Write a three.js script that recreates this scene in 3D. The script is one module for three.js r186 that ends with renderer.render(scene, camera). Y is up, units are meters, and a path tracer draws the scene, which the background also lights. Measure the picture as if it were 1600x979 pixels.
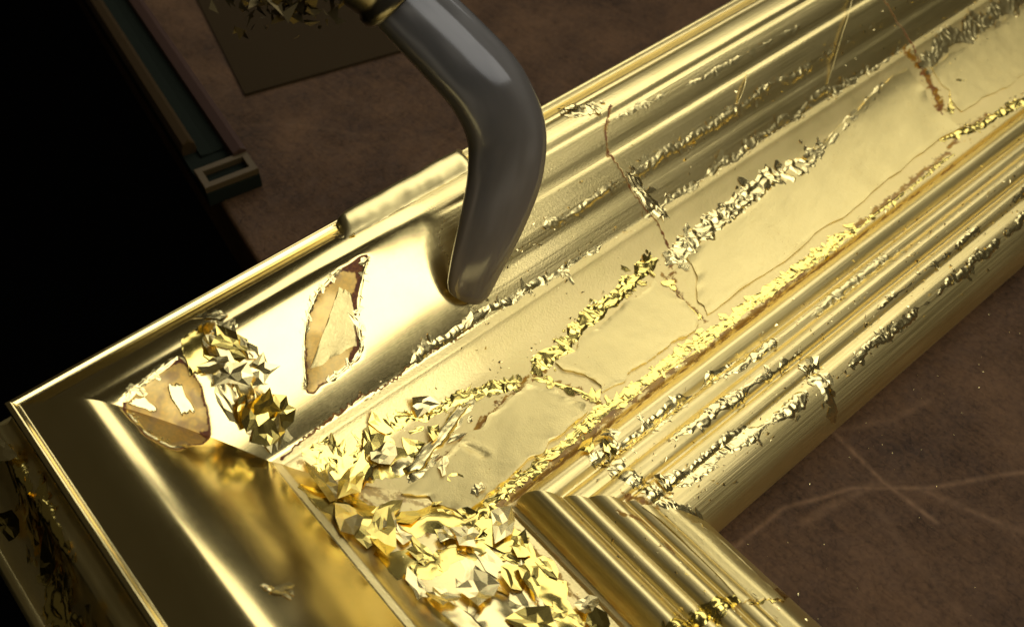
import * as THREE from 'three';
import { RectAreaLightUniformsLib } from 'three/addons/lights/RectAreaLightUniformsLib.js';
import { mergeGeometries } from 'three/addons/utils/BufferGeometryUtils.js';
import { RoundedBoxGeometry } from 'three/addons/geometries/RoundedBoxGeometry.js';

// ---------------------------------------------------------------- camera, lamps, exposure
RectAreaLightUniformsLib.init();
const scene = new THREE.Scene();
scene.background = new THREE.Color().setRGB(0.032, 0.027, 0.019);   // the dim room
const camera = new THREE.PerspectiveCamera(34.14, 1600 / 979, 0.01, 10);
camera.position.set(0.11452, 0.23589, 0.13433);
camera.rotation.set(-49.9 * Math.PI / 180, 0, 0);
camera.focus = 0.262;
camera.userData.fStop = 15;
const renderer = new THREE.WebGLRenderer({ antialias: true });
renderer.toneMapping = THREE.LinearToneMapping;
renderer.toneMappingExposure = 0.82;
renderer.shadowMap.enabled = true;

const AIM = new THREE.Vector3(0.1, 0.04, 0.0);
function deskLamp(label, az, el, dist, width, height, intensity, color) {
  const a = az * Math.PI / 180, e = el * Math.PI / 180;
  const g = new THREE.Group(); g.name = numbered('work_lamp'); scene.add(g);
  g.position.set(Math.sin(a) * Math.cos(e), Math.sin(e), -Math.cos(a) * Math.cos(e)).multiplyScalar(dist).add(AIM);
  g.lookAt(AIM);                                  // local +z looks at the work
  g.userData = { label, category: 'lamp' };
  const shell = new THREE.MeshStandardMaterial({ color: 0x2a2c2e, roughness: 0.6 });
  const box = new THREE.Mesh(new RoundedBoxGeometry(width + 0.03, height + 0.03, 0.05, 2, 0.008), shell); box.name = 'housing'; box.position.z = -0.03; g.add(box);
  const d = new THREE.Mesh(new THREE.BoxGeometry(width, height, 0.004), new THREE.MeshStandardMaterial({ color: 0xf4f0e6, emissive: color, emissiveIntensity: 1.0 })); d.name = 'lamp_diffuser'; d.position.z = -0.002; g.add(d);
  const L = new THREE.RectAreaLight(color, intensity, width, height); L.position.z = 0.003; L.rotation.y = Math.PI; g.add(L);   // shines along local +z
  return g;
}
const taken = {};
function numbered(n) { const k = taken[n] = (taken[n] ?? -1) + 1; return k ? n + '_' + String(k).padStart(3, '0') : n; }
deskLamp('flat rectangular work lamp over the far outer side of the gilded frame', 14, 46, 0.62, 0.78, 0.34, 1.15, new THREE.Color(1, 0.98, 0.94));
deskLamp('square work lamp hanging over the frame opening', 122, 55, 0.62, 0.38, 0.50, 2.35, new THREE.Color(1, 0.98, 0.94));

// ---------------------------------------------------------------- helpers
function mulberry(a) { return () => { a |= 0; a = a + 0x6D2B79F5 | 0; let t = Math.imul(a ^ a >>> 15, 1 | a); t = t + Math.imul(t ^ t >>> 7, 61 | t) ^ t; return ((t ^ t >>> 14) >>> 0) / 4294967296; }; }
function hash(x, y) { let h = Math.imul(x, 374761393) + Math.imul(y, 668265263) | 0; h = Math.imul(h ^ h >>> 13, 1274126177); return ((h ^ h >>> 16) >>> 0) / 4294967296; }
function noise(x, y) {
  const i = Math.floor(x), j = Math.floor(y); let u = x - i, v = y - j; u = u * u * (3 - 2 * u); v = v * v * (3 - 2 * v);
  const a = hash(i, j), b = hash(i + 1, j), c = hash(i, j + 1), d = hash(i + 1, j + 1);
  return a + (b - a) * u + (c - a) * v + (a - b - c + d) * u * v;
}
const fbm = (x, y) => (noise(x, y) * 4 + noise(x * 2.1 + 7, y * 2.1 + 3) * 2 + noise(x * 4.3 + 1, y * 4.3 + 9)) / 7;
const clamp = (x, a = 0, b = 1) => x < a ? a : x > b ? b : x;
const sst = (a, b, x) => { const t = clamp((x - a) / (b - a)); return t * t * (3 - 2 * t); };
const mm = 0.001;
function segDist(px, py, poly, closed) {
  let d = 1e9, n = poly.length;
  for (let i = 0; i < (closed ? n : n - 1); i++) {
    const a = poly[i], b = poly[(i + 1) % n], ex = b[0] - a[0], ey = b[1] - a[1], k = clamp(((px - a[0]) * ex + (py - a[1]) * ey) / (ex * ex + ey * ey));
    d = Math.min(d, Math.hypot(px - a[0] - k * ex, py - a[1] - k * ey));
  }
  return d;
}
function inside(px, py, poly) {
  let c = false;
  for (let i = 0, j = poly.length - 1; i < poly.length; j = i++) { const a = poly[i], b = poly[j]; if ((a[1] > py) !== (b[1] > py) && px < (b[0] - a[0]) * (py - a[1]) / (b[1] - a[1]) + a[0]) c = !c; }
  return c;
}
function smoothPoly(poly, closed = true, n = 4) { return new THREE.CatmullRomCurve3(poly.map(p => new THREE.Vector3(p[0], p[1], 0)), closed).getPoints(poly.length * n).slice(0, closed ? -1 : undefined).map(p => [p.x, p.y]); }

// ---------------------------------------------------------------- moulding profile: w across the rail, h below the rim (mm)
const CP = `-20 -45 s|-22 -44|-22.8 -41.5|-21.6 -39|-20 -38.5 s|-18.5 -37.5|-13 -31|-9 -22|-7 -12 s|-5.6 -10.4 s|-3.4 -9.6|-1.6 -6.6|-1.2 -4 s|-1.4 -1.6|-.9 -.4|0 0|.8 -.5 s|1.5 -.9 s|4.4 .4|7 2.0|9 2.75|12.5 3.2|15.6 2.75|20 .3|25 -3.5|30 -7.9|35 -12.9|39.5 -17.8 s|40 -18.3 s|42.2 -19.3 s|44.4 -21.2|50 -24.6|60 -27.8|70 -29.8|79.5 -30.6 s|80.5 -32 s|82 -31.6 s|82.4 -28|83.8 -24.8|86 -23.4|88 -24.2|89.4 -25.7 s|90 -26.1 s|91 -25|92.4 -24.6|93.8 -25.1 s|94.3 -25.4 s|95.4 -24.2|97.4 -23.7|99.2 -24.6|100 -25.8 s|100.6 -26.1 s|101.4 -25.4|102.9 -25.1|104.4 -25.9 s|105.2 -27 s|106.4 -26.8|108.6 -26.9|112 -29.5|115.5 -34|117 -39|116.6 -42 s|115 -45 s`
  .split('|').map(q => { const a = q.split(' '); return [+a[0], +a[1], a.length > 2]; });
const PR = [];                                   // [w, h, s, nw, nh]
for (let i = 0; i < CP.length - 1; i++) {
  const p1 = CP[i], p2 = CP[i + 1], p0 = i > 0 && !p1[2] ? CP[i - 1] : null, p3 = i + 2 < CP.length && !p2[2] ? CP[i + 2] : null;
  const len = Math.hypot(p2[0] - p1[0], p2[1] - p1[1]), n = Math.max(3, Math.ceil(len / 0.6));
  const at = (c) => {
    const d = p2[c] - p1[c]; let m1 = p0 ? (p2[c] - p0[c]) / 2 : null, m2 = p3 ? (p3[c] - p1[c]) / 2 : null;
    if (m1 === null && m2 === null) m1 = m2 = d; else if (m1 === null) m1 = 1.5 * d - 0.5 * m2; else if (m2 === null) m2 = 1.5 * d - 0.5 * m1;
    return (t) => (2 * t ** 3 - 3 * t * t + 1) * p1[c] + (t ** 3 - 2 * t * t + t) * m1 + (3 * t * t - 2 * t ** 3) * p2[c] + (t ** 3 - t * t) * m2;
  };
  const fw = at(0), fh = at(1);
  for (let k = 0; k < n; k++) PR.push([fw(k / n), fh(k / n), 0, 0, 0]);
}
PR.push([115, -45, 0, 0, 0]);
for (let i = 1; i < PR.length; i++) PR[i][2] = PR[i - 1][2] + Math.hypot(PR[i][0] - PR[i - 1][0], PR[i][1] - PR[i - 1][1]);
for (let i = 0; i < PR.length; i++) { const a = PR[Math.max(0, i - 1)], b = PR[Math.min(PR.length - 1, i + 1)], l = Math.hypot(b[0] - a[0], b[1] - a[1]); PR[i][3] = -(b[1] - a[1]) / l; PR[i][4] = (b[0] - a[0]) / l; }
const STOT = PR[PR.length - 1][2];
function atW(w) {                                // h and normal of the profile above plan distance w
  let i = 0; while (i < PR.length - 2 && !(PR[i][0] <= w && PR[i + 1][0] > w && PR[i][1] > -45)) i++;
  const a = PR[i], b = PR[i + 1], k = clamp((w - a[0]) / (b[0] - a[0] || 1));
  return [a[1] + (b[1] - a[1]) * k, a[3] + (b[3] - a[3]) * k, a[4] + (b[4] - a[4]) * k];
}
function wAtS(s) { let lo = 0, hi = PR.length - 1; while (hi - lo > 1) { const m = (lo + hi) >> 1; if (PR[m][2] <= s) lo = m; else hi = m; } const a = PR[lo], b = PR[hi]; return a[0] + (b[0] - a[0]) * (s - a[2]) / (b[2] - a[2]); }

// ---------------------------------------------------------------- damage to the gilding, plan coordinates (a along far rail, b along near rail), mm
const HOLE1 = smoothPoly([[87.5, 17.2], [79.8, 17.2], [71.8, 18.8], [65.3, 22.6], [60.5, 27.8], [56.4, 33.6], [63.4, 34.2], [68.9, 33.7], [73.6, 32.4], [75.6, 27.8], [79.2, 23.9], [82.6, 21.0]]);
const HOLE2 = smoothPoly([[35, 15.5], [26, 16.6], [19.2, 18.2], [18.5, 24], [19.5, 30.5], [22.5, 35], [27, 34], [30.5, 32.5], [34.5, 27], [35.5, 20.7]]);
const CRACKS = [                                  // polyline, width, bole width
  [[[175.9, 15.2], [169.3, 19.7], [166.6, 24.2], [167, 29.7], [167.7, 34.7], [169.4, 40.3], [170, 44], [169.3, 47.5], [166.9, 54.1]], 0.26],
  [[[160.2, 60.8], [159.6, 64.7], [159.5, 68]], 0.5],
  [[[293.6, 26.4], [296, 33.3], [298.3, 40.5], [296.3, 47.4], [291.5, 57.8], [285.9, 65.6]], 0.4],
  [[[42.5, 41.2], [49, 40.2], [54.8, 39.8], [60, 39.6], [66.8, 39.2], [72, 40], [77.9, 40.1], [84, 39.2], [90.8, 39.5], [103.3, 39.9]], 0.22],
];
const BOLES = [                                   // patches where clay shows: polyline, half width, strength
  [[[294, 42], [296, 48], [293.5, 56], [289, 62]], 3.4, 1],
  [[[273, 76], [254, 76.5], [238, 77], [224, 77.6], [208, 78], [191, 78.6], [171, 79.6], [156, 79]], 2.0, 0.8],
  [[[156, 79], [140, 78.5], [118, 78.5], [100, 79], [84, 79.4], [76, 79.3]], 2.6, 0.75],
  [[[108, 56.8], [96, 58.6], [86, 60.2], [76, 61.4], [66, 61]], 1.7, 0.95],
  [[[109, 58], [114, 64], [118, 73]], 2.0, 0.9],
  [[[161, 54], [160.5, 64], [160, 73]], 1.3, 0.8],
  [[[167, 52], [164, 56], [161, 59]], 2.2, 0.9],
  [[[112, 54], [113, 58]], 1.6, 0.9],
  [[[175, 16], [169, 20], [166, 25]], 0.9, 0.8],
  [[[300, 74], [286, 72], [276, 75]], 2.6, 0.9],
  [[[46, 44], [54, 56], [62, 66], [72, 78]], 2.6, 0.5],
  [[[49.6, 56], [56, 66], [60, 75]], 2.5, 0.8],
  [[[76, 82], [77, 96], [76, 118], [76, 150]], 1.6, 0.8],
  [[[101, 99], [104, 104], [106, 110]], 1.6, 0.9],
  [[[96, 102], [100, 108], [99, 118]], 0.9, 0.9],
  [[[105, 136], [97, 134], [90, 131]], 2.0, 0.6],
];
function bboxed(list, poly, pad) { let b = [1e9, 1e9, -1e9, -1e9]; for (const p of poly) { b = [Math.min(b[0], p[0]), Math.min(b[1], p[1]), Math.max(b[2], p[0]), Math.max(b[3], p[1])]; } list.push(b[0] - pad, b[1] - pad, b[2] + pad, b[3] + pad); return list; }
const HOLES = [HOLE1, HOLE2].map(p => ({ p, b: bboxed([], p, 3) }));
function holeAt(a, b) {                           // signed distance into the nearest tear, positive inside, edge frayed
  let best = -9;
  for (const { p, b: q } of HOLES) { if (a < q[0] || b < q[1] || a > q[2] || b > q[3]) continue; const d = segDist(a, b, p, true) * (inside(a, b, p) ? 1 : -1) + (noise(a * 0.35, b * 0.35) - 0.5) * 0.9 + (noise(a * 1.5, b * 1.5) - 0.5) * 0.15; if (d > best) best = d; }
  return best;
}
function lift(a, b, w) {                          // how far the gesso surface stands off the ideal moulding (mm)
  const soft = (fbm(a / 26, b / 26) - 0.5) * 0.42 + (fbm(a / 7 + 40, b / 7) - 0.5) * 0.04;
  const d = w > 8 && w < 40 ? holeAt(a, b) : -9;
  return soft * (w > 41 && w < 80 ? 0.7 : w > 8 ? 0.55 : 0.3) + (d > -3 ? -0.3 * sst(-0.1, 0.8, d)  : 0)
    + (w > 6 && w < 37 && a > 100 && a > b ? sst(106, 122, a) * -(0.8 * Math.exp(-(((w - 8.2) / 0.9) ** 2)) + 0.6 * Math.exp(-(((w - 17) / 0.6) ** 2)) + 0.9 * Math.exp(-(((w - 24.2) / 1.5) ** 2)) + 0.8 * Math.exp(-(((w - 33.6) / 1.7) ** 2))) : 0);
}

// ---------------------------------------------------------------- textures
function dataTex(data, w, h, srgb) { const t = new THREE.DataTexture(data, w, h, THREE.RGBAFormat, THREE.UnsignedByteType); t.magFilter = THREE.LinearFilter; t.minFilter = THREE.LinearMipmapLinearFilter; t.generateMipmaps = true; t.wrapS = t.wrapT = THREE.ClampToEdgeWrapping; if (srgb) t.colorSpace = THREE.SRGBColorSpace; t.needsUpdate = true; return t; }
const toS = (x) => { x = clamp(x); return Math.round(255 * (x <= 0.0031308 ? 12.92 * x : 1.055 * Math.pow(x, 1 / 2.4) - 0.055)); };
const GOLD = [0.96, 0.78, 0.32];
function railMaterial(rail, L, W, H) {
  const col = new Uint8Array(W * H * 4), rm = new Uint8Array(W * H * 4), bp = new Uint8Array(W * H * 4);
  const ws = []; for (let j = 0; j < H; j++) ws.push(wAtS((j + 0.5) / H * STOT));
  const far = rail === 'far';
  const cr = CRACKS.map(([p, wd]) => ({ p: p, wd, b: bboxed([], p, 3) })), bo = BOLES.map(([p, wd, k]) => ({ p, wd, k, b: bboxed([], p, wd + 2) }));
  for (let j = 0; j < H; j++) {
    const w = ws[j], s = (j + 0.5) / H * STOT;
    for (let i = 0; i < W; i++) {
      const t = (i + 0.5) / W * L, a = far ? t : w, b = far ? w : t;
      if (t < w - 3) continue;
      const n1 = fbm(t / 9, s / 9 + 50), n2 = noise(t * 2.2, s * 2.2), n3 = noise(t * 5 + 9, s * 5), st = noise(t / 22, s * 2.6), st2 = noise(t / 60 + 5, s * 6);
      let ro, h = 0.5, metal = 1, tone = 0.94 + 0.1 * n1;
      // degree of burnish by zone
      if (w < -1.6) { ro = 0.24 + 0.2 * n1; h += (n2 - 0.5) * 0.6 * n1; }
      else if (w < 40.4) {
        const edge = far ? sst(101, 112, t + (fbm(t / 5, s / 12) - 0.5) * 14 - (w < 9 ? -2 : 0)) : 0;
        ro = (0.10 + 0.08 * fbm(t / 16 + 3, s / 10) + 0.025 * n2 + 0.012 * sst(0.7, 0.9, noise(t / 14, s * 5)) + (far ? 0 : 0.04)) * (1 - edge) + (0.30 + 0.06 * st + 0.03 * n3) * edge;
        h += edge * ((n3 - 0.5) * 0.5 + (st - 0.5) * 0.5) + (1 - edge) * (st2 - 0.5) * 0.02;
      } else if (w < 80) {
        const k = far ? 1 - sst(46, 56, w + (n1 - 0.5) * 8) * 0 : 0.55;
        ro = far ? 0.48 + 0.06 * n1 + 0.05 * (n2 - 0.5) : 0.26 + 0.1 * n1;
        if (far && t < 100 && w < 50) ro -= 0.1 * (1 - sst(85, 110, t));
        h += k * ((n3 - 0.5) * 0.55 + (n2 - 0.5) * 0.12);
      } else { ro = (far ? 0.36 : 0.33) + 0.1 * st + 0.03 * n3; h += ((st - 0.5) * 0.8 + (st2 - 0.5) * 0.6 + (n3 - 0.5) * 0.2) * (far ? 0.8 : 0.25); }
      let r = GOLD[0] * tone, g = GOLD[1] * tone, bl = GOLD[2] * (0.9 + 0.2 * n1);
      // clay showing through: bole
      let bole = 0, red = 0;
      if (w > -3) {
        for (const q of bo) if (a > q.b[0] && b > q.b[1] && a < q.b[2] && b < q.b[3]) { const d = segDist(a, b, q.p) / q.wd; if (d < 1.3) { const m = q.k * sst(0.52, 0.66, (1 - d) * 0.4 + 0.66 * fbm(t / 2.0 + 20, s / 1.1) + 0.2 * (n3 - 0.5)); if (m > bole) { bole = m; red = 1.5 * fbm(t / 3.2, s / 1.2 + 70) - 0.35 + 0.4 * (n2 - 0.5); } } }
        for (const q of cr) if (a > q.b[0] && b > q.b[1] && a < q.b[2] && b < q.b[3]) { const d = segDist(a + (noise(a * 1.4, b * 1.4) - 0.5) * 0.8, b + (noise(a * 1.4 + 8, b * 1.4) - 0.5) * 0.8, q.p) / q.wd; if (d < 1.5) { const m = 1 - sst(0.5, 1.1, d); if (m > bole) { bole = m; red = 0.7 + 0.5 * (n1 - 0.3); } h -= 0.9 * m; } }
        if (w > 8 && w < 40) { const d = holeAt(a, b); if (d > -0.2) { const m = sst(-0.1, 0.12, d); const bw = a > 50 ? 0.1 + (0.5 + 1.6 * noise(a / 3, b / 3)) * sst(-1, 3, a - 75 + 0.8 * (b - 24)) : 0.1 + 1.8 * sst(0.45, 0.75, fbm(t / 7 + 31, s / 7)), e = d + (n2 - 0.5) * 0.5, k = 1 - sst(bw, bw + 0.5, e); bole = Math.max(bole, m * (0.72 + 0.28 * k - 0.2 * sst(0.4, 0.7, n1) * (1 - k))); red = k > 0.5 ? 0.95 - 0.25 * n2 : 0.75 * sst(0.5, 0.8, fbm(t / 3, s / 3 + 9)) - 0.1; } }
        // rubbed ridges, grain of clay
        const ridge = Math.exp(-(((w - 40.3) / 0.3) ** 2)) * 0.34 + Math.exp(-(((w - 80.3) / 0.9) ** 2)) * 0.42 ;
        if (ridge > 0.05) { const m = sst(0.62, 0.75, ridge + 0.5 * fbm(t / 3.5, s * 1.5 + 11)); if (m > bole) { bole = m * 0.8; red = 0.5; } }
      }
      if (bole > 0) {
        const q = clamp(red), br = 0.46 - 0.31 * q, bg = 0.23 - 0.205 * q, bb = 0.008 - 0.002 * q, v = 0.75 + 0.5 * n2;
        r += (br * v - r) * bole; g += (bg * v - g) * bole; bl += (bb * v - bl) * bole; metal = 1 - (0.3 + 0.6 * q) * bole; ro += (0.62 - ro) * bole * 0.9; h -= 0.12 * bole;
      }
      const o = (j * W + i) * 4;
      col[o] = toS(r); col[o + 1] = toS(g); col[o + 2] = toS(bl); col[o + 3] = 255;
      rm[o] = 255; rm[o + 1] = clamp(ro) * 255; rm[o + 2] = clamp(metal) * 255; rm[o + 3] = 255;
      bp[o] = bp[o + 1] = bp[o + 2] = clamp(h) * 255; bp[o + 3] = 255;
    }
  }
  const rmt = dataTex(rm, W, H);
  return new THREE.MeshStandardMaterial({ map: dataTex(col, W, H, true), roughnessMap: rmt, metalnessMap: rmt, roughness: 1, metalness: 1, bumpMap: dataTex(bp, W, H), bumpScale: 0.00006 });
}
const foil = (rgb, rough) => new THREE.MeshStandardMaterial({ color: new THREE.Color().setRGB(...rgb), roughness: rough, metalness: 1, side: THREE.DoubleSide });
const M = {
  bright: foil([0.96, 0.80, 0.35], 0.34),
  lemon: foil([0.96, 0.76, 0.20], 0.2),  // yellower leaf layer, its colour partly painting in gold reflected by gold
  facet: foil([0.96, 0.80, 0.35], 0.26),
  glint: foil([0.96, 0.80, 0.35], 0.16),
  matte: foil([0.94, 0.81, 0.39], 0.5),
};

{ // grain of unburnished leaf on a 40 mm tile
  const W = 512, col = new Uint8Array(W * W * 4), rm = new Uint8Array(W * W * 4), bp = new Uint8Array(W * W * 4), per = (x, y, n) => { const f = (a, b) => noise(a * n, b * n), u = x, v = y; return f(u, v) * (1 - u) * (1 - v) + f(u - 1 + 9, v) * u * (1 - v) + f(u, v + 9) * (1 - u) * v + f(u + 9, v + 9) * u * v; };
  for (let j = 0; j < W; j++) for (let i = 0; i < W; i++) {
    const x = i / W, y = j / W, a = per(x, y, 5), b = per(x, y, 26), c = per(x, y, 120), d = per(x, y, 230), o = (j * W + i) * 4, pin = sst(0.86, 0.93, per(x, y, 90)) * sst(0.5, 0.62, a);
    const k = 0.97 + 0.03 * (a - 0.5) + 0.04 * (b - 0.5) + 0.05 * (d - 0.5);
    col[o] = toS(0.96 * k * (1 - 0.45 * pin)); col[o + 1] = toS(0.785 * k * (1 - 0.65 * pin)); col[o + 2] = toS(0.32 * k * (1 - 0.85 * pin)); col[o + 3] = 255;
    rm[o] = 255; rm[o + 1] = 255 * clamp(0.47 + 0.04 * (a - 0.5) + 0.05 * (b - 0.5) + 0.10 * (c - 0.5)); rm[o + 2] = 255; rm[o + 3] = 255;
    bp[o] = bp[o + 1] = bp[o + 2] = 255 * clamp(0.5 + 0.35 * (c - 0.5) + 0.45 * (d - 0.5) + 0.3 * (b - 0.5)); bp[o + 3] = 255;
  }
  const t = [dataTex(col, W, W, true), dataTex(rm, W, W), dataTex(bp, W, W)]; for (const q of t) q.wrapS = q.wrapT = THREE.RepeatWrapping;
  M.matte.color.set(1, 1, 1); M.matte.map = t[0]; M.matte.roughnessMap = t[1]; M.matte.roughness = 1; M.matte.bumpMap = t[2]; M.matte.bumpScale = 0.00006;
}

// ---------------------------------------------------------------- the frame
const frame = new THREE.Group(); frame.name = 'picture_frame'; scene.add(frame);
frame.position.set(0, 0.045, 0); frame.rotation.y = 40.65 * Math.PI / 180;
frame.userData = { label: 'corner of a gilded wooden picture frame with torn and crumpled gold leaf', category: 'picture frame' };
const place = (rail, t, w, h) => rail === 'far' ? new THREE.Vector3(t * mm, h * mm, w * mm) : new THREE.Vector3(w * mm, h * mm, t * mm);
function surf(rail, t, w, off = 0) {
  const [h, nw, nh] = atW(w), l = lift(rail === 'far' ? t : w, rail === 'far' ? w : t, w);
  return place(rail, t, w + nw * off, h + nh * off + l);
}
function makeRail(rail, L, step, W, H) {
  const N = Math.round(L / step), n = PR.length, pos = [], uv = [], idx = [], far = rail === 'far';
  for (let i = 0; i <= N; i++) for (let j = 0; j < n; j++) {
    const [w, h, s, nw, nh] = PR[j], t = w + (L - w) * (i / N), l = lift(far ? t : w, far ? w : t, w) * (j > 1 && j < n - 2 ? 1 : 0);
    const p = place(rail, t, w, h + l); pos.push(p.x, p.y, p.z); uv.push(t / L, s / STOT);
  }
  for (let i = 0; i < N; i++) for (let j = 0; j < n - 1; j++) {
    const a = i * n + j, b = a + 1, c = a + n, d = c + 1;
    if (far) idx.push(a, b, d, a, d, c); else idx.push(a, d, b, a, c, d);
  }
  const g = new THREE.BufferGeometry(); g.setAttribute('position', new THREE.Float32BufferAttribute(pos, 3)); g.setAttribute('uv', new THREE.Float32BufferAttribute(uv, 2)); g.setIndex(idx); g.computeVertexNormals();
  const m = new THREE.Mesh(g, railMaterial(rail, L, W, H)); m.name = 'rail'; m.userData.label = far ? 'gilded rail under the burnishing stone, half polished' : 'gilded rail with polished outer roll and yellow reflections'; frame.add(m);
  return m;
}
const RAIL = { far: makeRail('far', 385, 0.62, 2048, 1400), near: makeRail('near', 190, 0.62, 1100, 1400) };

function soup(name, tris, mat, parent) {          // flat facets from a list of points
  const pos = new Float32Array(tris.length * 3); tris.forEach((p, i) => p.toArray(pos, i * 3));
  const g = new THREE.BufferGeometry(); g.setAttribute('position', new THREE.BufferAttribute(pos, 3)); g.computeVertexNormals();
  const m = new THREE.Mesh(g, mat); m.name = name; parent.add(m); return m;
}
function along(pts, d) { let i = 0; while (i < pts.length - 2) { const l = Math.hypot(pts[i + 1][0] - pts[i][0], pts[i + 1][1] - pts[i][1]); if (d <= l) break; d -= l; i++; } const a = pts[i], b = pts[i + 1], l = Math.hypot(b[0] - a[0], b[1] - a[1]) || 1; return [a[0] + (b[0] - a[0]) * d / l, a[1] + (b[1] - a[1]) * d / l, (b[0] - a[0]) / l, (b[1] - a[1]) / l]; }
const plen = (pts) => pts.slice(1).reduce((s, p, i) => s + Math.hypot(p[0] - pts[i][0], p[1] - pts[i][1]), 0);
function flakeInto(tris, rail, t, w, r, stretch, turn, R, tilt, fold, lift0 = 0.08) {   // one torn scrap of leaf: irregular outline, folded once or twice, nearly flat on the moulding
  const n = 7 + Math.floor(R() * 4), ca = Math.cos(turn), sa = Math.sin(turn), gx = (R() + R() - 1) * tilt, gy = (R() + R() - 1) * tilt, f1 = R() * Math.PI, f2 = f1 + 0.5 + R(), k1 = (R() - 0.4) * fold, k2 = (R() - 0.4) * fold, c1 = (R() - 0.5) * r, c2 = (R() - 0.5) * r, ring = [];
  const z = (x, y) => gx * x + gy * y + k1 * Math.abs(x * Math.cos(f1) + y * Math.sin(f1) - c1) + k2 * Math.abs(x * Math.cos(f2) + y * Math.sin(f2) - c2) + (R() - 0.5) * fold * r * 0.22;
  const P = (x, y) => [t + x * ca * stretch - y * sa, w + x * sa * stretch + y * ca, z(x, y)];
  let lo = 9; for (let k = 0; k < n; k++) { const a = k / n * 6.283, q = r * (0.45 + 0.75 * R()); ring.push([P(q * Math.cos(a), q * Math.sin(a)), P(q * 0.5 * Math.cos(a + 0.3), q * 0.5 * Math.sin(a + 0.3))]); }
  const mid = P(0, 0); for (const q of ring) lo = Math.min(lo, q[0][2], q[1][2]); lo = Math.min(lo, mid[2]);
  const V = (p) => surf(rail, p[0], p[1], lift0 + p[2] - lo), m = V(mid), o = ring.map(q => V(q[0])), c = ring.map(q => V(q[1]));
  for (let k = 0; k < n; k++) { const e = (k + 1) % n; tris.push(m, c[k], c[e], c[k], o[k], o[e], c[k], o[e], c[e]); }
}
function creases(seed, scale) {      // sheet folded along many random lines: flat facets, sharp creases
  const R = mulberry(seed * 7 + 3), f = []; for (let k = 0; k < 7; k++) { const a = R() * Math.PI, l = scale * (1.0 + 3.4 * R()); f.push([Math.cos(a) / l, Math.sin(a) / l, R() * 9, l * (0.5 + R())]); }
  return (x, y) => { const u0 = x / scale / 3, v0 = y / scale / 3; x += (noise(u0, v0 + seed) - 0.5) * scale * 4; y += (noise(u0 + 40, v0) - 0.5) * scale * 4; let h = 0; for (const q of f) { const u = x * q[0] + y * q[1] + q[2]; h += q[3] * Math.abs((u - Math.floor(u)) * 2 - 1); } return h / scale / 5 - 0.85; };
}
function crumple(rail, pts, width, height, seed, mat = M.facet, cell = 0.85, solid = false, bias = null) {   // crinkled leaf clinging to the moulding, with torn scraps along it
  const R = mulberry(seed + 900), len = plen(pts), tris = [], base = 0.68 * cell + 0.16, count = Math.round(len * width / (base * base * 2.6) * (solid ? 0.6 : 0.35));
  const gateAt = (d) => solid ? 0.75 + 0.25 * noise(d / 4 + seed, seed) : sst(0.28, 0.62, noise(d / 10 + seed * 3.7, seed) * 0.7 + noise(d / 3 + seed, 9) * 0.4), shift = (d) => (noise(d / 7 + 3, seed * 2) - 0.5) * width * 0.35;
  for (let k = 0; k < count; k++) {
    const d = R() * len, [t, w, dt, dw] = along(pts, Math.min(d, len - 1e-3)), gate = gateAt(d); if (R() > 0.08 + 0.92 * gate) continue;
    const f = solid ? 1 : 0.4 + 0.6 * gate, q = (R() + R() + R() - 1.5) * 0.5 * width * f + shift(d), r = base * (0.4 + 1.4 * R() * R()) * (0.6 + 0.4 * f);
    flakeInto(tris, rail, t - dw * q, w + dt * q, r, 1.1 + R() * 1.3, bias === null ? R() * 6.28 : bias + (R() - 0.5) * 0.9, R, 0.14 * Math.min(1.7, 0.4 + 0.6 * height), 0.17 * Math.min(1.7, 0.4 + 0.6 * height), 0.04 + R() * 0.2 * Math.min(1, height));
  }
  const h = creases(seed, cell), step = Math.max(0.3, cell * 0.3), n = Math.ceil(len / step), K = Math.max(6, Math.round(width / step * 0.7)), pos = [], idx = [];
  for (let i = 0; i <= n; i++) {
    const d = Math.min(len * i / n, len - 1e-3), [t, w, dt, dw] = along(pts, d), f = sst(0, width * 0.7, d) * sst(0, width * 0.7, len - d), gate = gateAt(d);
    const side = (q) => width * (width < 4 ? 0.28 : 0.36) * (0.25 + 0.75 * f) * (0.04 + 0.96 * gate) * (0.45 + 0.8 * noise(d / 3 + q, seed) + 0.35 * noise(d / 0.8 + q, seed + 2)), lo = -side(3), hi = side(77), sh = shift(d), hh = Math.min(height, 0.1 + 0.18 * width) * (0.2 + 0.8 * gate) * (0.4 + 0.6 * f);
    for (let k = 0; k <= K; k++) { const v = k / K, q = sh + lo + (hi - lo) * v, e = Math.min(v, 1 - v) * (hi - lo), a = t - dw * q, b = w + dt * q, p = surf(rail, a, b, 0.05 + sst(-0.05, 0.8 * cell, e) * (0.05 + 0.24 * hh * Math.max(-0.1, h(a, b)))); pos.push(p.x, p.y, p.z); }
  }
  for (let i = 0; i < n; i++) for (let k = 0; k < K; k++) { const a = i * (K + 1) + k; idx.push(a, a + 1, a + K + 2, a, a + K + 2, a + K + 1); }
  let g = new THREE.BufferGeometry(); g.setAttribute('position', new THREE.Float32BufferAttribute(pos, 3)); g.setIndex(idx); g.computeVertexNormals(); g = g.toNonIndexed();
  if (tris.length) { const c = new THREE.BufferGeometry(), cp = new Float32Array(tris.length * 3); tris.forEach((p, i) => p.toArray(cp, i * 3)); c.setAttribute('position', new THREE.BufferAttribute(cp, 3)); c.computeVertexNormals(); g = mergeGeometries([g, c]); }
  const m = new THREE.Mesh(g, mat); m.name = 'crumpled_leaf'; RAIL[rail].add(m); return m;
}
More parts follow.
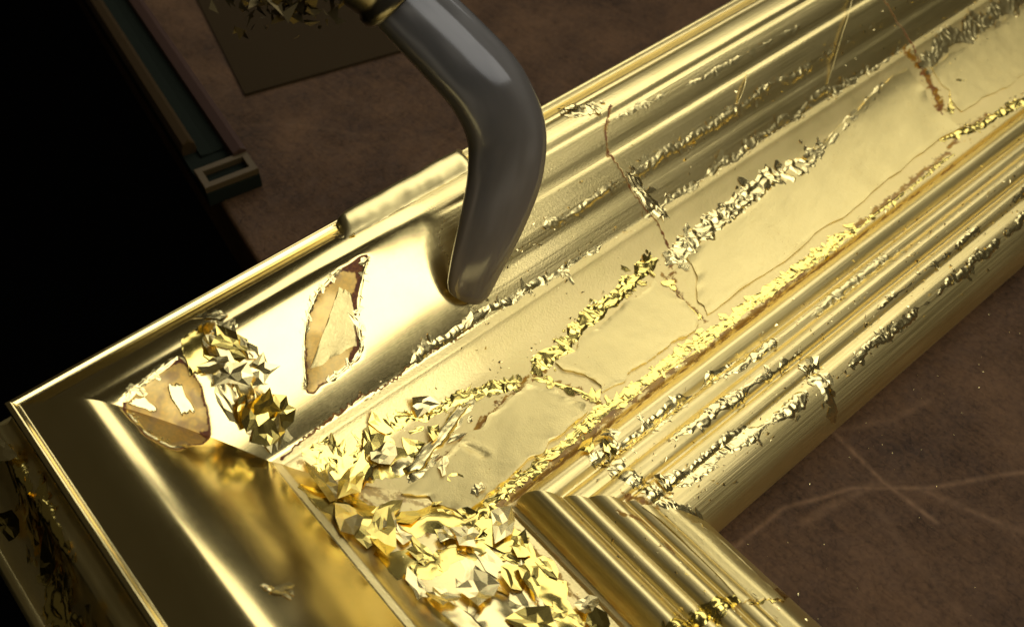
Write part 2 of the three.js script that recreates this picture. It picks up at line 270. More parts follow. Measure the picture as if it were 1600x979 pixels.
function fold(rail, pts, width, height, seed, mat = M.bright, lean = 0.5) {       // one standing pleat, a tent with a sharp crest
  const R = mulberry(seed), len = plen(pts), n = Math.max(8, Math.round(len / 0.8)), pos = [], idx = [], K = 6;
  for (let i = 0; i <= n; i++) {
    const d = len * i / n, [t, w, dt, dw] = along(pts, Math.min(d, len - 1e-3)), f = Math.pow(Math.sin(Math.PI * clamp(i / n, 0.02, 0.98)), 0.6), wob = (noise(d / 3 + seed, 3) - 0.5) * 0.8;
    for (let k = 0; k <= K; k++) { const v = k / K, up = v < lean ? v / lean : (1 - v) / (1 - lean), q = ((v - 0.5) * width * (0.4 + 0.6 * f) + wob); const p = surf(rail, t - dw * q, w + dt * q, 0.05 + height * f * Math.pow(up, 0.8) * (0.75 + 0.5 * noise(d / 2, seed + k * 0.13))); pos.push(p.x, p.y, p.z); }
  }
  for (let i = 0; i < n; i++) for (let k = 0; k < K; k++) { const a = i * (K + 1) + k; idx.push(a, a + 1, a + K + 2, a, a + K + 2, a + K + 1); }
  const g = new THREE.BufferGeometry(); g.setAttribute('position', new THREE.Float32BufferAttribute(pos, 3)); g.setIndex(idx); g.computeVertexNormals();
  const m = new THREE.Mesh(g, mat); m.name = 'leaf_fold'; RAIL[rail].add(m); return m;
}
function sheet(rail, c, off, seed, mat = M.matte, wave = 0.12, curl = 0.3, dent) {  // a leaf laid over the last, four corners in (t, w)
  const size = Math.max(0.4, Math.min(1, Math.hypot(c[2][0] - c[0][0], c[2][1] - c[0][1]) / 35)), nu = 60, nv = 30, pos = [], idx = [], skirt = [];
  const P = (u, v) => {
    const eu = (noise(v * 6 * size + seed, seed) - 0.5) * 3 * size, ev = (noise(u * 12 * size + seed, seed + 9) - 0.5) * 1.6 * size + (noise(u * 40 * size, seed + 4) - 0.5) * 0.5 * size, bu = (1 - u) * u * 0 + (u - 0.5) * 2, bv = (v - 0.5) * 2;
    const t = (1 - v) * ((1 - u) * c[0][0] + u * c[1][0]) + v * ((1 - u) * c[3][0] + u * c[2][0]) + eu * Math.abs(bu) ** 3, w = (1 - v) * ((1 - u) * c[0][1] + u * c[1][1]) + v * ((1 - u) * c[3][1] + u * c[2][1]) + ev * Math.abs(bv) ** 3;
    return [t, w];
  };
  const uvs = [];
  for (let j = 0; j <= nv; j++) for (let i = 0; i <= nu; i++) {
    const u = i / nu, v = j / nv, [t, w] = P(u, v), e = Math.min(u, 1 - u, v * 0.6, (1 - v) * 0.6), ed = 1 - sst(0, 0.035, e);
    let o = off + (fbm(t / 7 + seed, w / 7) - 0.5) * wave * 2 + ed * curl * (noise(u * 9 + seed, v * 9) - 0.35);
    if (dent) { const dd = segDist(t, w, dent) ; const q = (t - dent[0][0]) / (dent[dent.length - 1][0] - dent[0][0]); o += (q > -0.2 && q < 1.2 ? -0.55 : -0.3) * Math.exp(-dd * dd / 0.7) + 0.25 * Math.exp(-((dd - 1.3) ** 2) / 0.5) * sst(0, 1.5, t - 82 - 0.45 * (w - 62.5)); }
    if (curl < 0) o = off * Math.pow(clamp(1 - Math.abs(2 * v - 1) ** 5) * clamp(1 - Math.abs(2 * u - 1) ** 14), 0.5) + (fbm(t / 4, w / 3) - 0.5) * 0.35;
    const p = surf(rail, t, w, Math.max(o, 0.06)); pos.push(p.x, p.y, p.z); uvs.push(t / 40, w / 40);
  }
  const at = (i, j) => j * (nu + 1) + i;
  for (let j = 0; j < nv; j++) for (let i = 0; i < nu; i++) idx.push(at(i, j), at(i, j + 1), at(i + 1, j + 1), at(i, j), at(i + 1, j + 1), at(i + 1, j));
  const ring = []; for (let i = 0; i <= nu; i++) ring.push([i, 0]); for (let j = 1; j <= nv; j++) ring.push([nu, j]); for (let i = nu - 1; i >= 0; i--) ring.push([i, nv]); for (let j = nv - 1; j > 0; j--) ring.push([0, j]);
  const base = pos.length / 3;
  for (const [i, j] of ring) { const k = at(i, j) * 3, [t, w] = P(i / nu, j / nv), q = surf(rail, t, w, -0.1); pos.push(pos[k], pos[k + 1], pos[k + 2], q.x, q.y, q.z); uvs.push(t / 40, w / 40, t / 40, w / 40); }
  for (let k = 0; k < ring.length; k++) { const a = base + k * 2, b = base + ((k + 1) % ring.length) * 2; idx.push(a, a + 1, b + 1, a, b + 1, b); }
  const g = new THREE.BufferGeometry(); g.setAttribute('position', new THREE.Float32BufferAttribute(pos, 3)); g.setAttribute('uv', new THREE.Float32BufferAttribute(uvs, 2)); g.setIndex(idx); g.computeVertexNormals();
  const m = new THREE.Mesh(g, mat); m.name = 'leaf_sheet'; RAIL[rail].add(m); return m;
}

// leaf lying on the far rail
sheet('far', [[62.5, 62.4], [107, 58.9], [115, 74.4], [70, 76.2]], 1.0, 3, M.matte, 0.2, 0.7, [[82, 62.5], [83.4, 64.8], [84.2, 67]]);
sheet('far', [[116.5, 58.4], [157.6, 55.2], [158.8, 73.2], [122, 72.4]], 0.6, 8, M.matte, 0.14, 0.6);
sheet('far', [[171, 55.5], [290, 45], [285, 71], [160.6, 72.5]], 0.45, 14, M.matte, 0.12, 0.5);
sheet('far', [[300, 50], [372, 49], [372, 72], [294, 68]], 0.26, 21, M.matte, 0.1, 0.3);
const X = Math.PI / 2;
crumple('far', [[83, 39.3], [96, 38.6], [109, 38.8], [124, 39.8], [150, 40.4]], 3, 1.0, 31, M.facet, 0.8);
crumple('far', [[167, 40], [182, 39.9], [204, 39.9], [226, 39.5], [253, 39], [268, 39.7], [292, 40.4]], 3.4, 1.0, 32, M.bright, 0.8);
crumple('far', [[136, 31.3], [155, 31.4], [171, 31.1], [189, 31.6], [210, 31.4], [225, 30.9], [243, 31.3], [285, 32]], 3, 0.9, 33, M.bright, 0.8);
crumple('far', [[164, 51.5], [176, 51.8], [190, 51.4], [205, 51.2], [220, 51.9], [240, 50.7]], 9, 1.5, 34, M.facet, 1.2, true);
crumple('far', [[228, 53], [240, 50.8], [255, 49.2], [278, 46.4]], 4, 1.2, 35, M.bright, 1.3, true, -0.15);
crumple('far', [[204, 55.7], [227, 53.6], [256, 51.2]], 2.4, 0.8, 36, M.lemon, 1, true, -0.1);
crumple('far', [[109, 56], [120, 55], [133, 53.7], [145, 51.9], [163, 49.4]], 6.5, 1.3, 37, M.lemon, 1.2, true);
crumple('far', [[296, 45.8], [318, 45.5], [337, 46.1], [372, 47.9]], 8, 1.4, 38, M.bright, 1.2, true);
crumple('far', [[290, 65], [300, 60], [311, 56.6], [328, 53.2], [350, 51.1]], 2.4, 0.8, 39, M.lemon, 0.9);
crumple('far', [[102, 76.5], [124, 76.6], [138, 76.6], [152, 76.7], [164, 77], [183, 77.2], [201, 77.2], [222, 77.4]], 4.2, 1.0, 40, M.lemon, 1.0, true);
crumple('far', [[120, 77.8], [150, 78.2], [185, 78.4], [225, 78.2], [275, 77.4]], 1.8, 0.7, 93, M.lemon, 0.8);
crumple('far', [[276, 71], [284, 72.5], [294, 74.6], [305, 76], [318, 77.4], [365, 78]], 4.6, 1.1, 41, M.lemon, 1.0, true);
crumple('far', [[174, 18.9], [189, 20.2], [205, 20.9], [224, 21.7], [255, 22]], 2.6, 0.6, 42, M.bright, 0.8);
crumple('far', [[168, 30.5], [170, 34], [171, 38], [174, 44]], 4.5, 1.2, 94, M.facet, 1.0, true);
crumple('far', [[101, 88.6], [114, 89.8], [128, 89.5], [145, 90], [163, 92.2], [180, 92.1]], 4.5, 0.8, 43, M.facet, 0.9, false, 1.4);
crumple('far', [[116, 96], [130, 96.6], [146, 97.8], [168, 99.7]], 4.5, 0.9, 44, M.facet, 0.9);
crumple('far', [[112, 105], [126, 105.2], [141, 106.9], [160, 108.5]], 5.5, 0.9, 45, M.facet, 0.9);
crumple('far', [[172, 109.5], [188, 109.7], [209, 110.1], [235, 109.8], [280, 109.4]], 3.6, 0.7, 46, M.facet, 0.8);
crumple('far', [[177, 93.5], [198, 92.6], [222, 94.5]], 4, 0.5, 47, M.bright, 0.8, false, 1.4);
crumple('far', [[196, 103.8], [220, 103.5], [249, 103.9], [285, 104.4]], 2.6, 0.7, 48, M.facet, 0.8);
crumple('far', [[165, 103.5], [164.8, 111], [165.2, 115.7]], 6, 2.0, 49, M.facet, 1.8, true);
sheet('far', [[65, 58.2], [88, 52.6], [90, 54.6], [67, 61.4]], 1.5, 51, M.facet, 0.2, -1);
crumple('far', [[64.5, 61], [75.3, 57], [92, 53.4]], 4, 1.6, 52, M.facet, 1.6, true, -0.15);
crumple('far', [[49.5, 8.5], [48, 14], [46.5, 20], [45.8, 26], [46.5, 33], [47.4, 39]], 8, 2.2, 52, M.facet, 2.6, true);
crumple('far', [[42.5, 13], [41.5, 20], [41, 27], [41.5, 33], [43, 38.5]], 7, 2.2, 53, M.facet, 2.6, true);
sheet('far', [[43.2, 15], [46, 16.5], [45, 29.5], [41.5, 29]], 2.4, 57, M.bright, 0.2, -1);
sheet('far', [[38, 12.5], [44, 11.6], [40.5, 22], [34.5, 20]], 0.9, 58, M.lemon, 0.3, 0.6);
sheet('far', [[20.6, 18.4], [24.4, 18.8], [24.4, 22.4], [23, 22]], 0.3, 59, M.facet, 0.3, 0.5);
sheet('far', [[29.5, 19.5], [32.4, 20.5], [31.6, 26], [28.6, 25.5]], 0.4, 60, M.facet, 0.3, 0.6);
sheet('far', [[77, 20], [78.6, 22.4], [73, 31.2], [60, 30.4]], 0.22, 61, M.matte, 0.2, 0.3);
{ // a pad of unburnished leaf bridging the rim groove
  const sec = [[0.4, 0], [0.9, 2.4], [1.9, 3.9], [3.6, 4.6], [5.6, 4.5], [7.6, 3.6 + 0.5], [9, 3.3], [9.9, 2.2], [10.2, 0.8]], K = sec.length, N = 60, pos = [], idx = [];
  for (let i = 0; i <= N; i++) { const u = i / N, t = 87.5 + 43 * u, c = 0.12 + 0.88 * Math.pow(clamp(Math.sin(Math.PI * clamp(u * 8, 0, 0.5)) * Math.sin(Math.PI * clamp((1 - u) * 7, 0, 0.5))), 0.6);
    for (const [w, h] of sec) { const b = atW(w)[0], p = place('far', t + (w - 5) * -0.35 + (noise(w, 3) - 0.5), w + (noise(t / 6, w / 3) - 0.5) * 0.5, b - 0.2 + (Math.max(h, b) - b + 0.2) * c + (fbm(t / 5, w / 2) - 0.5) * 0.4 * c); pos.push(p.x, p.y, p.z); } }
  for (let i = 0; i < N; i++) for (let k = 0; k < K - 1; k++) { const a = i * K + k; idx.push(a, a + 1, a + K + 1, a, a + K + 1, a + K); }
  const g = new THREE.BufferGeometry(); g.setAttribute('position', new THREE.Float32BufferAttribute(pos, 3)); g.setIndex(idx); g.computeVertexNormals();
  const m = new THREE.Mesh(g, M.bright); m.name = 'leaf_pad'; RAIL.far.add(m);
}
crumple('far', [[85.5, 4.5], [88.5, 9]], 6, 1.6, 63, M.facet, 1.0, true);
crumple('far', [[165, 4], [168, 9.5], [171, 15]], 9, 1.6, 64, M.facet, 1.5, true, 1.5);
crumple('far', [[108.6, 57.6], [112.5, 62], [115.6, 67], [118.8, 73.6]], 2.6, 1.0, 105, M.lemon, 1.1, true);
crumple('far', [[160.6, 56], [160.2, 63], [159.6, 72]], 2, 0.9, 106, M.lemon, 0.9);
crumple('far', [[70, 77.4], [84, 77.6], [100, 77.2], [114, 75.6]], 3, 1.0, 107, M.lemon, 1.1, true);
// lifted edges of the two tears
crumple('far', [[87, 17.6], [82.8, 21.4], [79.4, 24.2], [75.8, 28], [73.8, 32.2], [68.9, 33.9], [62, 34.2]], 1.7, 1.2, 101, M.facet, 0.9, true);
crumple('far', [[80, 17], [71.6, 18.6], [65, 22.4], [60.2, 27.6], [56.8, 33]], 1.2, 0.8, 102, M.facet, 0.8, true);
crumple('far', [[35, 15.8], [26, 16.6], [19.6, 18.2]], 1.6, 1, 103, M.facet, 0.9, true);
crumple('near', [[20, 19], [28, 20], [33.5, 22.5], [34, 26]], 1.8, 1, 104, M.facet, 0.9, true);
// the heap in the inner mitre
crumple('far', [[47, 43.2], [56, 48.5], [64, 53.5], [72, 58]], 10, 1.9, 54, M.lemon, 2.6, true);
crumple('far', [[60, 48], [71.6, 47.8], [82, 50.4], [93, 51.8], [106, 56.4]], 4.4, 1.0, 55, M.lemon, 1.0, true);
crumple('far', [[62, 54], [68, 59], [71, 66], [76, 75]], 8, 1.8, 90, M.facet, 2.4, true);
crumple('far', [[78, 76.8], [90, 77], [104, 76.8]], 4, 1.0, 95, M.lemon, 1.2, true);
crumple('far', [[110.7, 81], [106, 92], [104.9, 99.2], [109.2, 110.2], [114.6, 116.6]], 6, 1.2, 56, M.facet, 1.4, true, 1.2);
// larger torn scraps, each lying on its own
for (const [rail, n, t0, t1, w0, w1, r0, r1, seed, tilt] of [['far', 13, 46, 80, 44, 60, 1.8, 4.2, 301, 0.4], ['near', 17, 76, 120, 47, 77, 2.2, 5.5, 302, 0.45], ['near', 9, 50, 74, 44, 56, 2, 4.5, 303, 0.4], ['far', 15, 40, 50, 11, 37, 2, 4.4, 304, 0.6], ['far', 7, 62, 82, 58, 78, 1.2, 2.8, 305, 0.35], ['far', 6, 102, 114, 82, 112, 1.5, 3.4, 306, 0.4], ['near', 7, 4, 50, -14, -4, 1.5, 3.4, 307, 0.6]]) {
  const R = mulberry(seed);
  for (let k = 0; k < n; k++) {
    const t = t0 + (t1 - t0) * R(), w = w0 + (w1 - w0) * R(), tr = []; if (t < w + 2) continue;
    flakeInto(tr, rail, t, w, r0 + (r1 - r0) * R() * R(), 1.2 + R(), rail === 'near' ? (R() - 0.5) * 1.2 : R() * 6.28, R, tilt, tilt * 1.1, 0.6 + R() * 1.2);
    soup('leaf_flake', tr, R() < 0.5 ? M.lemon : M.facet, RAIL[rail]);
  }
}
// leaf lying on the near rail
sheet('near', [[89, 48], [116, 50], [116, 55], [90, 53]], 0.9, 100, M.facet, 0.3, 0.4);
crumple('near', [[49, 43.6], [57, 47.5], [66, 50], [76, 54]], 12, 3.4, 70, M.lemon, 4.4, true);
crumple('near', [[64, 52], [70, 58], [76, 66], [82, 77]], 12, 3.4, 92, M.lemon, 4.4, true);
crumple('near', [[74, 46], [82, 52], [84, 62], [87, 74]], 10, 3, 71, M.lemon, 4, true);
crumple('near', [[86, 61], [98, 61], [122, 60]], 18, 5, 72, M.facet, 4.6, true, 0.1);
crumple('near', [[84, 73], [98, 73], [125, 72.6]], 9, 3.6, 74, M.lemon, 2.8, true, 0.05);
sheet('near', [[104, 103], [118, 111.6], [141, 111.2], [136, 102.6]], 0.35, 29, M.matte, 0.2, 0.3);
crumple('near', [[129.5, 84], [132.7, 94.8], [136, 107], [141, 115]], 4.6, 1.0, 77, M.lemon, 1.0, true);
crumple('near', [[80.5, 23], [76, 19.4]], 4, 1.0, 78, M.facet, 1.2, true);
crumple('near', [[2, -5], [10, -8], [15, -9], [21, -11], [28, -12.5], [37, -14], [60, -15]], 11, 2.2, 79, M.lemon, 1.4, true);
crumple('near', [[16, -3], [22, -5], [30, -7], [38, -9]], 5, 1.6, 80, M.lemon, 1.2, true);

// hair-fine strands and crumbs of leaf
function thread(rail, pts, r, up) {
  const n = pts.length - 1, c = new THREE.CatmullRomCurve3(pts.map(([t, w], i) => surf(rail, t, w, 0.25 + up * Math.sin(Math.PI * i / n))));
  const m = new THREE.Mesh(new THREE.TubeGeometry(c, 24, r * mm, 5), M.bright); m.name = 'leaf_strand'; RAIL[rail].add(m);
}
thread('far', [[284, 21], [275, 26], [268.4, 29.4], [254.3, 37.5]], 0.11, 1.0);
thread('far', [[225.4, 25.4], [221, 28], [216.3, 30.5]], 0.16, 0.9);
for (const [rail, L, count, seed] of [['far', 380, 2600, 200], ['near', 170, 420, 201]]) {
  const R = mulberry(seed), tr = [];
  for (let k = 0; k < count; k++) {
    const ridge = [31.4, 39.8, 51.3, 76.8, 90, 97.5, 105, 109.8][Math.floor(R() * 8)], w = clamp(ridge + (R() + R() - 1) * (R() < 0.75 ? 2.2 : 8), 20, 114), t = w + 4 + R() * (L - w - 6), s = 0.2 + 0.7 * R() * R();
    if (rail === 'near' ? w < 41 : t < 115 && w < 38) continue;
    const v = () => surf(rail, t + (R() - 0.5) * s * 3, w + (R() - 0.5) * s * 1.6, 0.1 + R() * s * 0.7); tr.push(v(), v(), v());
  }
  const m = soup('leaf_crumbs', tr, M.glint, RAIL[rail]); m.userData.kind = 'stuff';
}

// ---------------------------------------------------------------- bench
{
  const W = 2048, H = 2048, S = 0.52, col = new Uint8Array(W * H * 4), bp = new Uint8Array(W * H * 4), rg = new Uint8Array(W * H * 4);
  const R = mulberry(5), scr = [];
  for (let k = 0; k < 70; k++) { let x = R() * S, y = R() * S, an = R() * 6.28; const p = [[x, y]]; const n = 3 + R() * 6; for (let i = 0; i < n; i++) { an += (R() - 0.5) * 0.7; x += Math.cos(an) * 0.009; y += Math.sin(an) * 0.009; p.push([x, y]); } scr.push({ p, w: 0.0003 + R() * 0.0007, k: 0.08 + R() * 0.22 }); }
  // the long crossing scuffs inside the opening
  const O = [0.13, 0.35];
  const add = (pts, w, k) => scr.push({ p: pts.map(q => [q[0] * mm + O[0], q[1] * mm + O[1]]), w: w * mm, k });
  add([[186, -48], [198, -30], [208, -14], [213, -6], [224, 6]], 0.55, 1); add([[170, 14], [185, 2], [205, -4], [225, -4], [245, -8], [262, -10]], 0.5, 0.9); add([[205, -22], [220, -26], [232, -32]], 0.8, 0.5); add([[213, -6], [200, 0], [190, 6]], 0.9, 0.6); add([[222, -4], [240, 6], [256, 14]], 0.7, 0.6);
  const bb = scr.map(q => bboxed([], q.p, q.w * 4));
  for (let j = 0; j < H; j++) for (let i = 0; i < W; i++) {
    const x = (i + 0.5) / W * S, y = (j + 0.5) / H * S, f = fbm(x * 60, y * 60), g = noise(x * 900, y * 900), c = fbm(x * 260 + 3, y * 260), fib = noise((x + y * 0.8) * 130, (x - y) * 1500), po = noise(x * 1900, y * 1900), cr = Math.abs(fbm(x * 420, y * 420 + 60) - 0.5);
    let m = 0; scr.forEach((q, k) => { const b = bb[k]; if (x > b[0] && y > b[1] && x < b[2] && y < b[3]) { const d = segDist(x, y, q.p) / q.w; m = Math.max(m, q.k * Math.exp(-d * d * 0.5) * (0.4 + 0.8 * noise(x * 700, y * 700))); } });
    const tone = 0.4 + 0.8 * f + 0.25 * (g - 0.5) + 0.35 * (fib - 0.5) * c + 0.22 * (po - 0.5) - 0.2 * (1 - sst(0, 0.05, cr));
    const dust = sst(0.9, 0.97, noise(x * 1300, y * 1300)) * 0.35 * c, o = (j * W + i) * 4;
    const mm_ = clamp(m * 0.75 + dust);
    col[o] = toS(0.108 * tone * (1 - mm_) + 0.22 * mm_); col[o + 1] = toS(0.057 * tone * (1 - mm_) + 0.125 * mm_); col[o + 2] = toS(0.025 * tone * (1 - mm_) + 0.062 * mm_); col[o + 3] = 255;
    bp[o] = bp[o + 1] = bp[o + 2] = clamp(0.5 + 0.3 * (c - 0.5) + 0.2 * (g - 0.5) + 0.2 * (po - 0.5) + 0.15 * m - 0.3 * (1 - sst(0, 0.06, cr))) * 255; bp[o + 3] = 255;
    rg[o] = rg[o + 2] = 0; rg[o + 1] = clamp(0.5 + 0.25 * c + 0.1 * m) * 255; rg[o + 3] = 255;
  }
  const mat = new THREE.MeshPhysicalMaterial({ specularIntensity: 0.3, map: dataTex(col, W, H, true), bumpMap: dataTex(bp, W, H), bumpScale: 0.0003, roughnessMap: dataTex(rg, W, H), roughness: 1 });
  // edge runs from (-55,-231) to (24.5,-104) mm and on under the frame
  const dx = 79.5 / 149.8, dz = 127 / 149.8, e = (k) => [24.5 * mm + dx * k, -104 * mm + dz * k];
  const p0 = e(-0.30), p1 = e(0.42), sh = new THREE.Shape([[p0[0], -p0[1]], [p1[0], -p1[1]], [0.55, -p1[1]], [0.55, -p0[1]]].map(q => new THREE.Vector2(...q)));
  const g = new THREE.ExtrudeGeometry(sh, { depth: 0.028, bevelEnabled: true, bevelSize: 0.002, bevelThickness: 0.002, bevelSegments: 3 });
  g.rotateX(-Math.PI / 2); g.translate(0, -0.030, 0);
  const ps = g.attributes.position, uv = g.attributes.uv; for (let i = 0; i < ps.count; i++) uv.setXY(i, (ps.getX(i) + O[0]) / S, (ps.getZ(i) + O[1]) / S);
  const b = new THREE.Mesh(g, mat); b.name = 'bench_top'; b.userData = { kind: 'structure', label: 'brown leather covered bench top with pale scuffs' }; scene.add(b);
  for (const t of [mat.map, mat.bumpMap, mat.roughnessMap]) t.wrapS = t.wrapT = THREE.RepeatWrapping;
}

{ const f = new THREE.Mesh(new THREE.BoxGeometry(6, 0.02, 6), new THREE.MeshPhysicalMaterial({ color: new THREE.Color().setRGB(0.004, 0.004, 0.004), roughness: 0.95, specularIntensity: 0.1 })); f.name = 'floor'; f.position.y = -0.75; f.userData = { kind: 'structure', label: 'floor below the bench, painted black to stand for the unlit void' }; scene.add(f); }  // near-black colour paints in the darkness beyond the bench edge

// ---------------------------------------------------------------- moulding offcut beside the bench edge, and a card
{
  const root = new THREE.Group(); root.name = 'moulding_offcut'; scene.add(root);
  root.userData = { label: 'dark narrow moulding offcut lying along the bench edge', category: 'moulding' };
  root.position.set(0.019, 0, -0.121); root.rotation.y = Math.atan2(-79.5, -127) + Math.PI;   // local -z runs away along the edge
  const L = 0.24, ex = (name, pts, mat, z0 = 0, len = L) => { const g = new THREE.ExtrudeGeometry(new THREE.Shape(pts.map(q => new THREE.Vector2(q[0] * mm, q[1] * mm))), { depth: len, bevelEnabled: true, bevelSize: 0.0004, bevelThickness: 0.0004, bevelSegments: 2 }); g.translate(0, 0, -len - z0); const m = new THREE.Mesh(g, mat); m.name = name; root.add(m); return m; };
  const wood = new THREE.MeshStandardMaterial({ color: new THREE.Color().setRGB(0.05, 0.022, 0.012), roughness: 0.5 }), dark = new THREE.MeshPhysicalMaterial({ color: new THREE.Color().setRGB(0.012, 0.015, 0.010), roughness: 0.9, specularIntensity: 0.08 }), rub = new THREE.MeshStandardMaterial({ color: new THREE.Color().setRGB(0.09, 0.055, 0.02), roughness: 0.5, metalness: 0.6 }), pale = new THREE.MeshStandardMaterial({ color: new THREE.Color().setRGB(0.09, 0.06, 0.022), roughness: 0.6, metalness: 0.3 });
  ex('base', [[-9, 0.3], [9, 0.3], [9, 5], [-9, 5]], dark, 0.001);
  ex('gilded_ridge', [[-9, 5.4], [-4.2, 5.4], [-4.6, 9], [-6, 11], [-8, 10], [-9, 7]], rub, 0.016, L - 0.016);
  ex('channel', [[-4, 5.4], [4, 5.4], [4, 6.2], [0, 5.6], [-4, 6.2]], dark, 0.012, L - 0.012);
  ex('plain_ridge', [[4.4, 5.4], [9, 5.4], [9, 9], [7.5, 10], [5, 9]], wood, 0.004, L - 0.004);
  { const o = new THREE.Shape([[-9, -1], [9, -1], [9, 9], [-9, 9]].map(q => new THREE.Vector2(q[0] * mm, q[1] * mm))); o.holes.push(new THREE.Path([[-7.2, 0.8], [-7.2, 7.2], [7.2, 7.2], [7.2, 0.8]].map(q => new THREE.Vector2(q[0] * mm, q[1] * mm))));
    const g = new THREE.ExtrudeGeometry(o, { depth: 0.002, bevelEnabled: true, bevelSize: 0.0003, bevelThickness: 0.0003, bevelSegments: 2 }); g.rotateX(Math.PI / 2); g.translate(0, 0.0078, -0.003); const m = new THREE.Mesh(g, pale); m.name = 'end_lip'; root.add(m); }
  ex('end_block', [[-9, 0.3], [9, 0.3], [9, 5], [-9, 5]], dark, -0.006, 0.0065);
  const c = new THREE.Mesh(new THREE.BoxGeometry(0.085, 0.0012, 0.13), new THREE.MeshPhysicalMaterial({ color: new THREE.Color().setRGB(0.034, 0.022, 0.009), roughness: 0.9, specularIntensity: 0.15 })); c.name = 'card'; c.rotation.y = 0.45; c.position.set(0.0262, 0.0006, -0.2457);
  c.userData = { label: 'olive brown card lying on the leather behind the frame', category: 'card' }; scene.add(c);
}

{ // specks of leaf fallen on the leather
  const R = mulberry(77), tr = [], c = Math.cos(0.7095), sn = Math.sin(0.7095);
  for (let k = 0; k < 110; k++) {
    const a = 119 + R() * 150, b = 119 + (R() < 0.6 ? R() * R() * 30 : R() * 60), x = (a * c + b * sn) * mm, z = (b * c - a * sn) * mm, r = (0.15 + 0.7 * R() * R() * R()) * mm, v = () => new THREE.Vector3(x + (R() - 0.5) * 2 * r, 0.0003 + R() * r * 0.6, z + (R() - 0.5) * 2 * r); tr.push(v(), v(), v());
  }
  const m = soup('gold_dust', tr, M.facet, scene); m.userData = { kind: 'stuff', label: 'specks of gold leaf dropped on the brown leather', category: 'gold dust' };
}

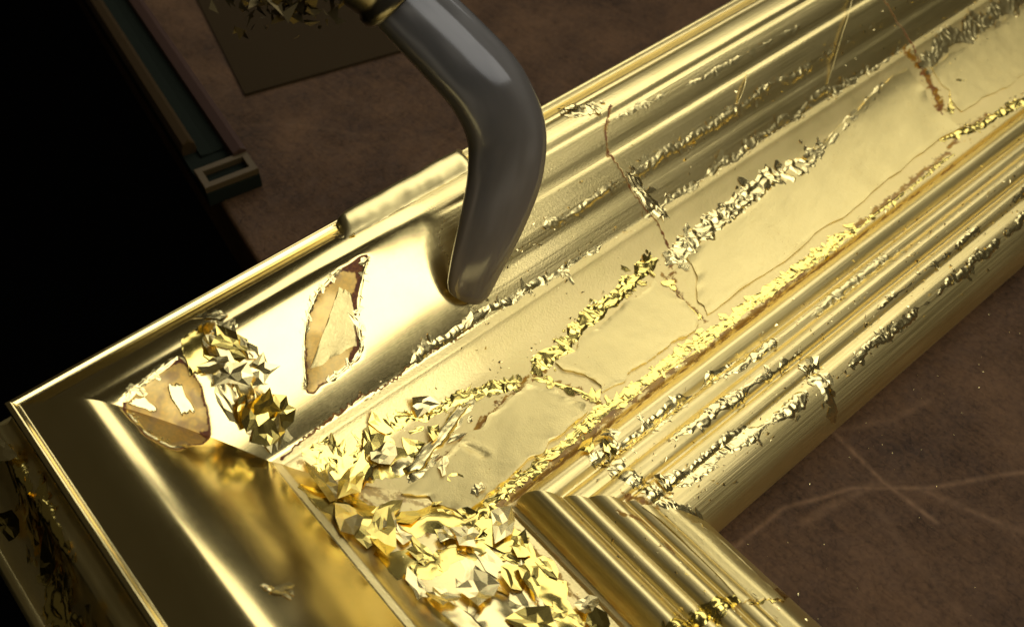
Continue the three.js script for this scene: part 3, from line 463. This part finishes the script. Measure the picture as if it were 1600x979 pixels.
// ---------------------------------------------------------------- burnisher
const F_ = new THREE.Vector3(0, -Math.sin(49.9 * Math.PI / 180), -Math.cos(49.9 * Math.PI / 180));
{
  const root = new THREE.Group(); root.name = 'agate_burnisher'; scene.add(root);
  root.userData = { label: 'dark hooked agate burnisher with its tip on the polished gold', category: 'burnisher' };
  const PATH = [[102, 33.8, -41.4, 9.4], [103.2, 37.2, -42, 12.4], [105.5, 44.0, -44.3, 14.5], [109.2, 53.2, -49.0, 17.3], [112.8, 64.2, -55.9, 20.1], [113.0, 73.5, -60.7, 21.0], [108.7, 83.2, -64.5, 20.9], [100.7, 92.3, -67.6, 19.9], [91.7, 101.3, -70.4, 18.6], [85.6, 107.8, -71.9, 17.7]];
  const cv = new THREE.CatmullRomCurve3(PATH.map(p => new THREE.Vector3(p[0] * mm, p[1] * mm, p[2] * mm)), false, 'centripetal');
  const N = 90, K = 48, pos = [], uv = [], idx = [], front = new THREE.Vector3(0.03, 0.76, 0.65).normalize();
  const wid = (u) => { const q = u * (PATH.length - 1), i = Math.min(PATH.length - 2, Math.floor(q)), k = q - i, s = k * k * (3 - 2 * k); return PATH[i][3] + (PATH[i + 1][3] - PATH[i][3]) * k * 1; };
  for (let i = 0; i <= N; i++) {
    const u = Math.max(0, i / N - 0.0), c = cv.getPoint(u), T = cv.getTangent(u), S = new THREE.Vector3().crossVectors(T, front).normalize(), D = new THREE.Vector3().crossVectors(S, T).normalize();
    const cap = Math.sqrt(clamp(1 - (1 - Math.min(1, i / 5)) ** 2, 0.0004, 1)), hw = wid(u) * 0.47 * mm * cap, ht = hw * 0.72;
    for (let k = 0; k <= K; k++) {
      const a = k / K * Math.PI * 2, ca = Math.cos(a), sa = Math.sin(a), e = 2 / 2.35;
      const x = Math.sign(ca) * Math.abs(ca) ** e, y = Math.sign(sa) * Math.abs(sa) ** e;
      pos.push(c.x + S.x * x * hw + D.x * y * ht, c.y + S.y * x * hw + D.y * y * ht, c.z + S.z * x * hw + D.z * y * ht); uv.push(u, k / K);
    }
  }
  for (let i = 0; i < N; i++) for (let k = 0; k < K; k++) { const a = i * (K + 1) + k; idx.push(a, a + 1, a + K + 2, a, a + K + 2, a + K + 1); }
  const g = new THREE.BufferGeometry(); g.setAttribute('position', new THREE.Float32BufferAttribute(pos, 3)); g.setAttribute('uv', new THREE.Float32BufferAttribute(uv, 2)); g.setIndex(idx); g.computeVertexNormals();
  { const nn = g.attributes.normal; for (let i = 0; i <= N; i++) { const a = i * (K + 1), b = a + K; const v = new THREE.Vector3(nn.getX(a) + nn.getX(b), nn.getY(a) + nn.getY(b), nn.getZ(a) + nn.getZ(b)).normalize(); nn.setXYZ(a, v.x, v.y, v.z); nn.setXYZ(b, v.x, v.y, v.z); } }
  const TW = 512, TH = 256, tc = new Uint8Array(TW * TH * 4);
  for (let j = 0; j < TH; j++) for (let i = 0; i < TW; i++) {
    const u = i / TW, v = j / TH, f = fbm(u * 5, Math.cos(v * 6.283) * 1.5 + 3), band = 0.5 + 0.5 * Math.sin(9 * Math.sin(v * 6.283 + 0.6) + 6 * f + u * 4), cl = fbm(u * 14, Math.cos(v * 6.283) * 5 + 30), bounceTint = sst(0.75, 0.15, u + 0.3 * (f - 0.5));
    const k = 0.085 + 0.045 * bounceTint + 0.07 * band * band + 0.02 * (cl - 0.5), o = (j * TW + i) * 4;  // bounce from the gold painted in: stone warmer and paler towards the tip
    tc[o] = toS(k * (0.95 + 0.35 * bounceTint)); tc[o + 1] = toS(k * (0.9 + 0.16 * bounceTint)); tc[o + 2] = toS(k * (0.82 - 0.04 * bounceTint)); tc[o + 3] = 255;
  }
  const stone = new THREE.Mesh(g, new THREE.MeshPhysicalMaterial({ map: dataTex(tc, TW, TH, true), roughness: 0.13, ior: 1.55, specularIntensity: 0.9 })); stone.name = 'agate_stone'; root.add(stone);
  // ferrule and handle run on along the stone's upper end
  const base = cv.getPoint(0.955), dir = cv.getTangent(1).normalize(), q = new THREE.Quaternion().setFromUnitVectors(new THREE.Vector3(0, 1, 0), dir);
  const lathe = (name, pts, mat) => { const m = new THREE.Mesh(new THREE.LatheGeometry(pts.map(p => new THREE.Vector2(p[0] * mm, p[1] * mm)), 40), mat); m.name = name; m.position.copy(base); m.quaternion.copy(q); root.add(m); return m; };
  const brass = new THREE.MeshStandardMaterial({ color: new THREE.Color().setRGB(0.26, 0.24, 0.19), metalness: 1, roughness: 0.3 });
  lathe('ferrule', [[8.0, -1], [9.4, -1.2], [10.3, -0.2], [10.2, 1.6], [9.4, 2.6], [9.8, 4], [10.4, 8], [10.8, 30], [11.2, 31], [11.2, 34], [0.1, 34]], brass);
  lathe('handle', [[0.1, 33], [9, 33.5], [12, 46], [13, 70], [11, 110], [9, 150], [0.1, 152]], new THREE.MeshStandardMaterial({ color: new THREE.Color().setRGB(0.09, 0.035, 0.015), roughness: 0.45 }));
  const R = mulberry(91), tr = [], o = base.clone().addScaledVector(dir, 0.012).add(new THREE.Vector3(-0.015, -0.004, 0.004));
  for (let k = 0; k < 520; k++) {                  // scraps of leaf caught on the ferrule
    const p = new THREE.Vector3((R() + R() - 1.1) * 0.019, (R() + R() - 1) * 0.011, (R() - 0.5) * 0.016).add(o), s = 0.0008 + R() * R() * 0.0036, v = () => new THREE.Vector3(R() - 0.5, R() - 0.5, R() - 0.5).multiplyScalar(s * 1.6).add(p);
    const a = v(), b = v(), c = v(), d = v(); tr.push(a, b, c, b, d, c);
  }
  soup('caught_leaf', tr, new THREE.MeshStandardMaterial({ color: new THREE.Color().setRGB(0.12, 0.09, 0.035), metalness: 0.8, roughness: 0.4, side: THREE.DoubleSide }), root);
}
scene.traverse(o => { if (o.isMesh) { o.castShadow = true; o.receiveShadow = true; } });
renderer.render(scene, camera);
